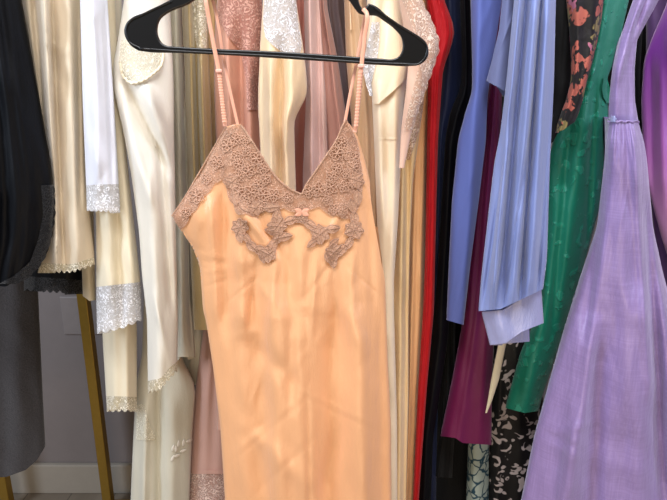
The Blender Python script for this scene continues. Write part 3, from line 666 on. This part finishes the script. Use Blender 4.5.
# ------------------------------------------------------------------ red, navy, black
G('dress', 'bright red knit dress, the only red one on the rail', 'dress',
  [(-70, 424, 438), (0, 426, 444), (22, 428, 453), (34, 430, 455), (50, 430, 450), (70, 428, 443), (140, 427, 438), (260, 425, 435), (310, 423, 434), (386, 418, 427), (496, 413, 419), (650, 407, 412)], 'red_knit', 0.952, 640, D=0.024, k=6, pleats=(2, .004), noise=.001, seed=27, single=True)
G('dress', 'dark navy satin dress right of the red one', 'dress',
  [(-70, 440, 456), (0, 443, 462), (60, 442, 464), (100, 438, 460), (140, 435, 450), (260, 430, 446), (400, 421, 438), (500, 413, 436), (650, 406, 434)], 'navy_satin', 1.006, 640, D=0.03, folds=[(441, 130, 437, 260, 3, .006)], pleats=(1, .004), seed=28, single=True)
G('dress', 'black satin dress whose pointed edge touches the plain periwinkle dress', 'dress',
  [(-70, 456, 466), (0, 460, 470.5), (60, 462, 472), (88, 461, 473), (98, 456, 473), (112, 450, 467), (140, 445, 460), (260, 438, 452), (340, 432, 448), (440, 420, 433), (640, 410, 426)], 'black_satin', 0.968, 640, D=0.024, k=6, pleats=(1, .004), seed=29, single=True)
G('skirt', 'charcoal black skirt with flared ruffle hem, low beside the plum skirt', 'skirt',
  [(200, 440, 456), (380, 438, 455), (430, 433, 455), (462, 427, 453), (482, 424, 452)], 'black_cloth', 1.025, [(-1, 473), (0, 477), (1, 478)], top=-60, D=0.03, pleats=(3, .008), seed=30, single=True)
G('trousers', 'long plain black trousers under the plum skirt hem', 'trousers',
  [(200, 448, 470), (440, 438, 473), (640, 430, 474)], 'black_cloth', 1.11, 640, top=-60, D=0.05, pleats=(2, .006), seed=31, single=True)
G('dress', 'plain periwinkle blue dress between black and plum', 'dress',
  [(-70, 476, 506), (0, 470.5, 502), (60, 472, 493), (92, 472, 488), (110, 466, 487), (140, 458, 486), (200, 452, 479), (260, 449, 471), (330, 446, 463)], 'periwinkle', 0.912, [(-1, 320), (1, 325)], D=0.045, k=7, folds=[(480, -20, 466, 320, 6, .004)], pleats=(0, 0), noise=.0008, seed=32, single=True)
G('skirt', 'plum satin skirt hanging below the blue chiffon sleeve', 'skirt',
  [(-70, 490, 504), (80, 490, 502), (140, 481, 502), (200, 474, 500), (260, 468, 499), (325, 462, 494), (380, 452, 492), (437, 440, 491.5), (450, 438, 491.5)], 'plum', 0.965, [(-1, 436), (-.4, 438), (-.1, 443), (1, 445)], D=0.04, pleats=(3, .005), seed=33, single=True)
G('blouse', 'grey blue short sleeve blouse left of the long chiffon sleeve', 'blouse',
  [(-70, 504, 520), (0, 502, 518), (30, 499, 516), (60, 492, 514), (82, 486, 514), (104, 484, 514)], 'grey_blue', 0.88, [(-1, 81), (0, 88), (1, 98)], D=0.025, pleats=(1, .004), noise=.0008, k=5, seed=34, single=True)

# blue chiffon sleeve with satin cuff
t, S = G('blouse', 'light blue chiffon blouse with long gathered sleeve and satin cuff', 'blouse',
  [(-70, 516, 558), (0, 514, 556), (84, 506, 554), (134, 500, 551.5), (164, 494, 550), (260, 483, 547), (290, 480, 543), (316, 478, 541)], 'chiffon_blue', 0.84, [(-1, 311), (-.3, 309), (.1, 303), (1, 289)], D=0.03, part='sleeve', nf=70,
  folds=[(521, -20, 492, 300, 3.2, .014), (528, -20, 500, 300, 3.8, -.012), (536, 0, 511, 300, 4.5, .010), (542, -10, 520, 298, 2.2, -.014), (549, 0, 530, 296, 4.5, .011), (553, 90, 537, 294, 2.0, -.008), (512, 100, 484, 300, 2.2, -.006), (532, 120, 505, 300, 1.8, -.006)] + [(482 + i * 7, 310 - i * 2.6, 487 + i * 6.6, 270 - i * 2, 1.6, -.0035) for i in range(9)], pleats=(0, 0), seed=35)
C1 = Surf([(280, 480, 541), (311, 481, 543), (326, 485, 544), (350, 491, 546)], .857, .04, pleats=(2, .003), noise=.0018, seed=36, rnd=.02)
vs, fs = C1.sheet([(-1, 312), (-.3, 310), (.1, 303), (1, 288)], [(-1, 345), (-.4, 343), (.2, 332), (1, 323)], 20, 50); link('cuff', vs, fs, 'cuff_satin', t)
C2 = Surf([(315, 484, 529), (345, 490, 530)], .882, .012, pleats=(1, .002), noise=.001, seed=37, rnd=.01)
vs, fs = C2.sheet(320, [(-1, 345), (1, 341.5)], 12, 24); link('cuff_flap', vs, fs, 'cuff_satin', t)
G('scarf', 'narrow cream sash with pointed end hanging below the satin cuff', 'scarf',
  [(300, 504, 512), (345, 498, 506), (380, 491, 499), (404, 487, 491), (414, 485, 486.5)], 'sash_cream', .945, 413, top=250, D=.008, rnd=.004, k=3, pleats=(0, 0), noise=.0005, nf=16, seed=38, single=True)
G('skirt', 'pale skirt with blue green scroll print below the plum hem', 'skirt',
  [(200, 472, 490), (445, 468, 489), (500, 466, 489), (650, 460, 488)], 'teal_scroll_print', 1.06, 640, top=-60, D=0.04, pleats=(2, .004), seed=39, single=True)
G('skirt', 'black skirt with white sprig print between the green and lavender hems', 'skirt',
  [(200, 500, 528), (345, 494, 532), (413, 490, 546), (500, 488, 540), (650, 486, 538)], 'white_sprig_print', 1.06, 640, top=-60, D=0.05, pleats=(3, .006), seed=40, single=True)
G('jacket', 'plain black jacket right of the blue chiffon sleeve', 'jacket',
  [(-70, 552, 574), (0, 552, 573), (60, 551, 574), (100, 548, 574), (140, 546, 560)], 'black_cloth', 0.955, [(-1, 146), (0, 142), (1, 120)], D=0.03, pleats=(1, .004), seed=41, single=True)
G('blouse', 'black blouse printed with coral and pink flowers beside the green dress', 'blouse',
  [(-70, 566, 606), (0, 566, 604), (30, 569, 600), (60, 571, 593), (80, 571, 587), (100, 566, 583), (118, 559, 577), (134, 555, 568)], 'dark_floral_print', 0.92, [(-1, 133), (0, 130), (1, 122)], D=0.025, k=6, pleats=(2, .005), seed=42, single=True)
t, S = G('dress', 'emerald green jacquard dress with tonal leaf pattern', 'dress',
  [(-70, 606, 640), (0, 599, 629), (40, 590, 620), (60, 588, 614.5), (78, 584, 607), (90, 578, 607), (110, 566, 608), (130, 556, 608), (160, 548, 606), (200, 546, 602), (290, 540, 577), (320, 535, 567), (350, 521, 558), (400, 507, 541), (420, 503, 537)], 'green_jacquard', 1.0,
  [(-1, 408), (.2, 413), (1, 411)], D=0.04, k=6, folds=[(610, -20, 586, 100, 6, .006), (586, 110, 560, 300, 8, .006), (595, 90, 585, 280, 3, -.005), (560, 200, 528, 400, 8, .005), (570, 130, 552, 330, 4, -.004)], pleats=(0, 0), seed=43)
out = ([], [])
patch(S, 'collar_tab', 'green_jacquard', t, [(78, 604, 607), (88, 602, 610), (97, 603, 613), (103, 607, 613)], lift=.006, nv=10)

# ------------------------------------------------------------------ lavender, purple
G('dress', 'black dress added to fill the dark gap between the green and lavender dresses', 'dress',
  [(-70, 630, 644), (0, 626, 644), (40, 616, 642), (80, 606, 640), (180, 604, 640)], 'black_cloth', 1.1, 180, D=0.03, pleats=(1, .004), seed=44, single=True)  # black cloth added as the darkness between the neighbouring garments
t, S = G('dress', 'large lavender organza gown with full skirt at right', 'dress',
  [(-70, 648, 676), (-30, 642, 668), (0, 633, 659), (20, 626, 648), (40, 620, 637), (70, 612, 634.5), (100, 609, 635), (126, 608, 639)], 'lavender_organza', .865, 124, D=.08, k=5, part='bodice',
  folds=[(640, 0, 620, 70, 4, .006), (646, 0, 630, 40, 3, -.005), (618, 60, 616, 120, 5, .004), (629, 60, 630, 122, 3, -.003)], pleats=(0, 0), seed=45)
K = Surf([(110, 610, 637), (124, 609, 638.5), (140, 606, 644), (160, 604.5, 647), (227, 597, 653), (277, 580, 664), (330, 563.5, 680), (434, 534.5, 705), (500, 521, 720), (660, 486, 762)], .855, .16, rnd=.07,
  folds=[(613, 126, 590, 330, 7, .008), (590, 330, 562, 520, 10, .016), (608, 160, 575, 420, 6, -.008), (622, 126, 626, 420, 10, .006), (634, 126, 652, 400, 6, .012), (645, 200, 664, 500, 7, -.012), (600, 340, 590, 600, 10, -.010), (568, 430, 586, 424, 3, .004), (550, 436, 572, 446, 3, -.005), (640, 300, 640, 560, 14, .008), (658, 240, 690, 560, 9, .016)]
  + [(611 + i * 3.4, 122, 606 + i * 5.2, 150, 1.3, -.0025) for i in range(8)], pleats=(0, 0), noise=.0025, seed=46)
vs, fs = K.sheet(120, 640, 120, 80); link('skirt', vs, fs, 'lavender_organza', t)
vs, fs = tube([on(K, 608 + i * 31 / 20, 121.5 + .8 * math.sin(i * 1.3), .002) for i in range(21)], .0013, 8, .7); link('waist_seam', vs, fs, 'lavender_organza', t)
out = ([], [])
for a in range(0, 360, 60): leaf(K, 613, 119, D_(a), 4, 3, out, .005)
link('waist_rosette', out[0], out[1], 'cuff_satin', t)
G('dress', 'violet to pink shaded organza dress at the right edge', 'dress',
  [(-70, 664, 730), (0, 668, 730), (10, 664, 730), (40, 651, 730), (60, 644, 730), (100, 641, 730), (150, 643, 730), (180, 646, 730), (240, 662, 730), (320, 690, 740)], 'ombre_organza', 1.02, 330, D=0.05, k=6, folds=[(660, 60, 664, 200, 5, .006), (650, 60, 652, 190, 3, -.005), (668, 0, 690, 260, 8, .006)], pleats=(2, .006), seed=47, single=True)
G('dress', 'muted purple dress showing between the lavender skirt and shaded pink dress', 'dress',
  [(60, 646, 700), (180, 648, 720), (320, 664, 740), (420, 690, 750)], 'muted_purple', 1.1, 420, top=-60, D=0.05, pleats=(3, .006), seed=48, single=True)
t, S = G('dress', 'dark grey dress with pink ribbon behind the lavender strap at top right', 'dress',
  [(-70, 650, 690), (0, 640, 690), (50, 634, 680), (110, 634, 670)], 'black_cloth', 1.17, 160, D=0.04, pleats=(2, .005), seed=49)
vs, fs = tube([on(S, 648, 13, .004), on(S, 655, 10, .005), on(S, 661, 10, .005), on(S, 668, 6, .004)], .004, 8, .4); link('ribbon', vs, fs, 'pink_ribbon', t)
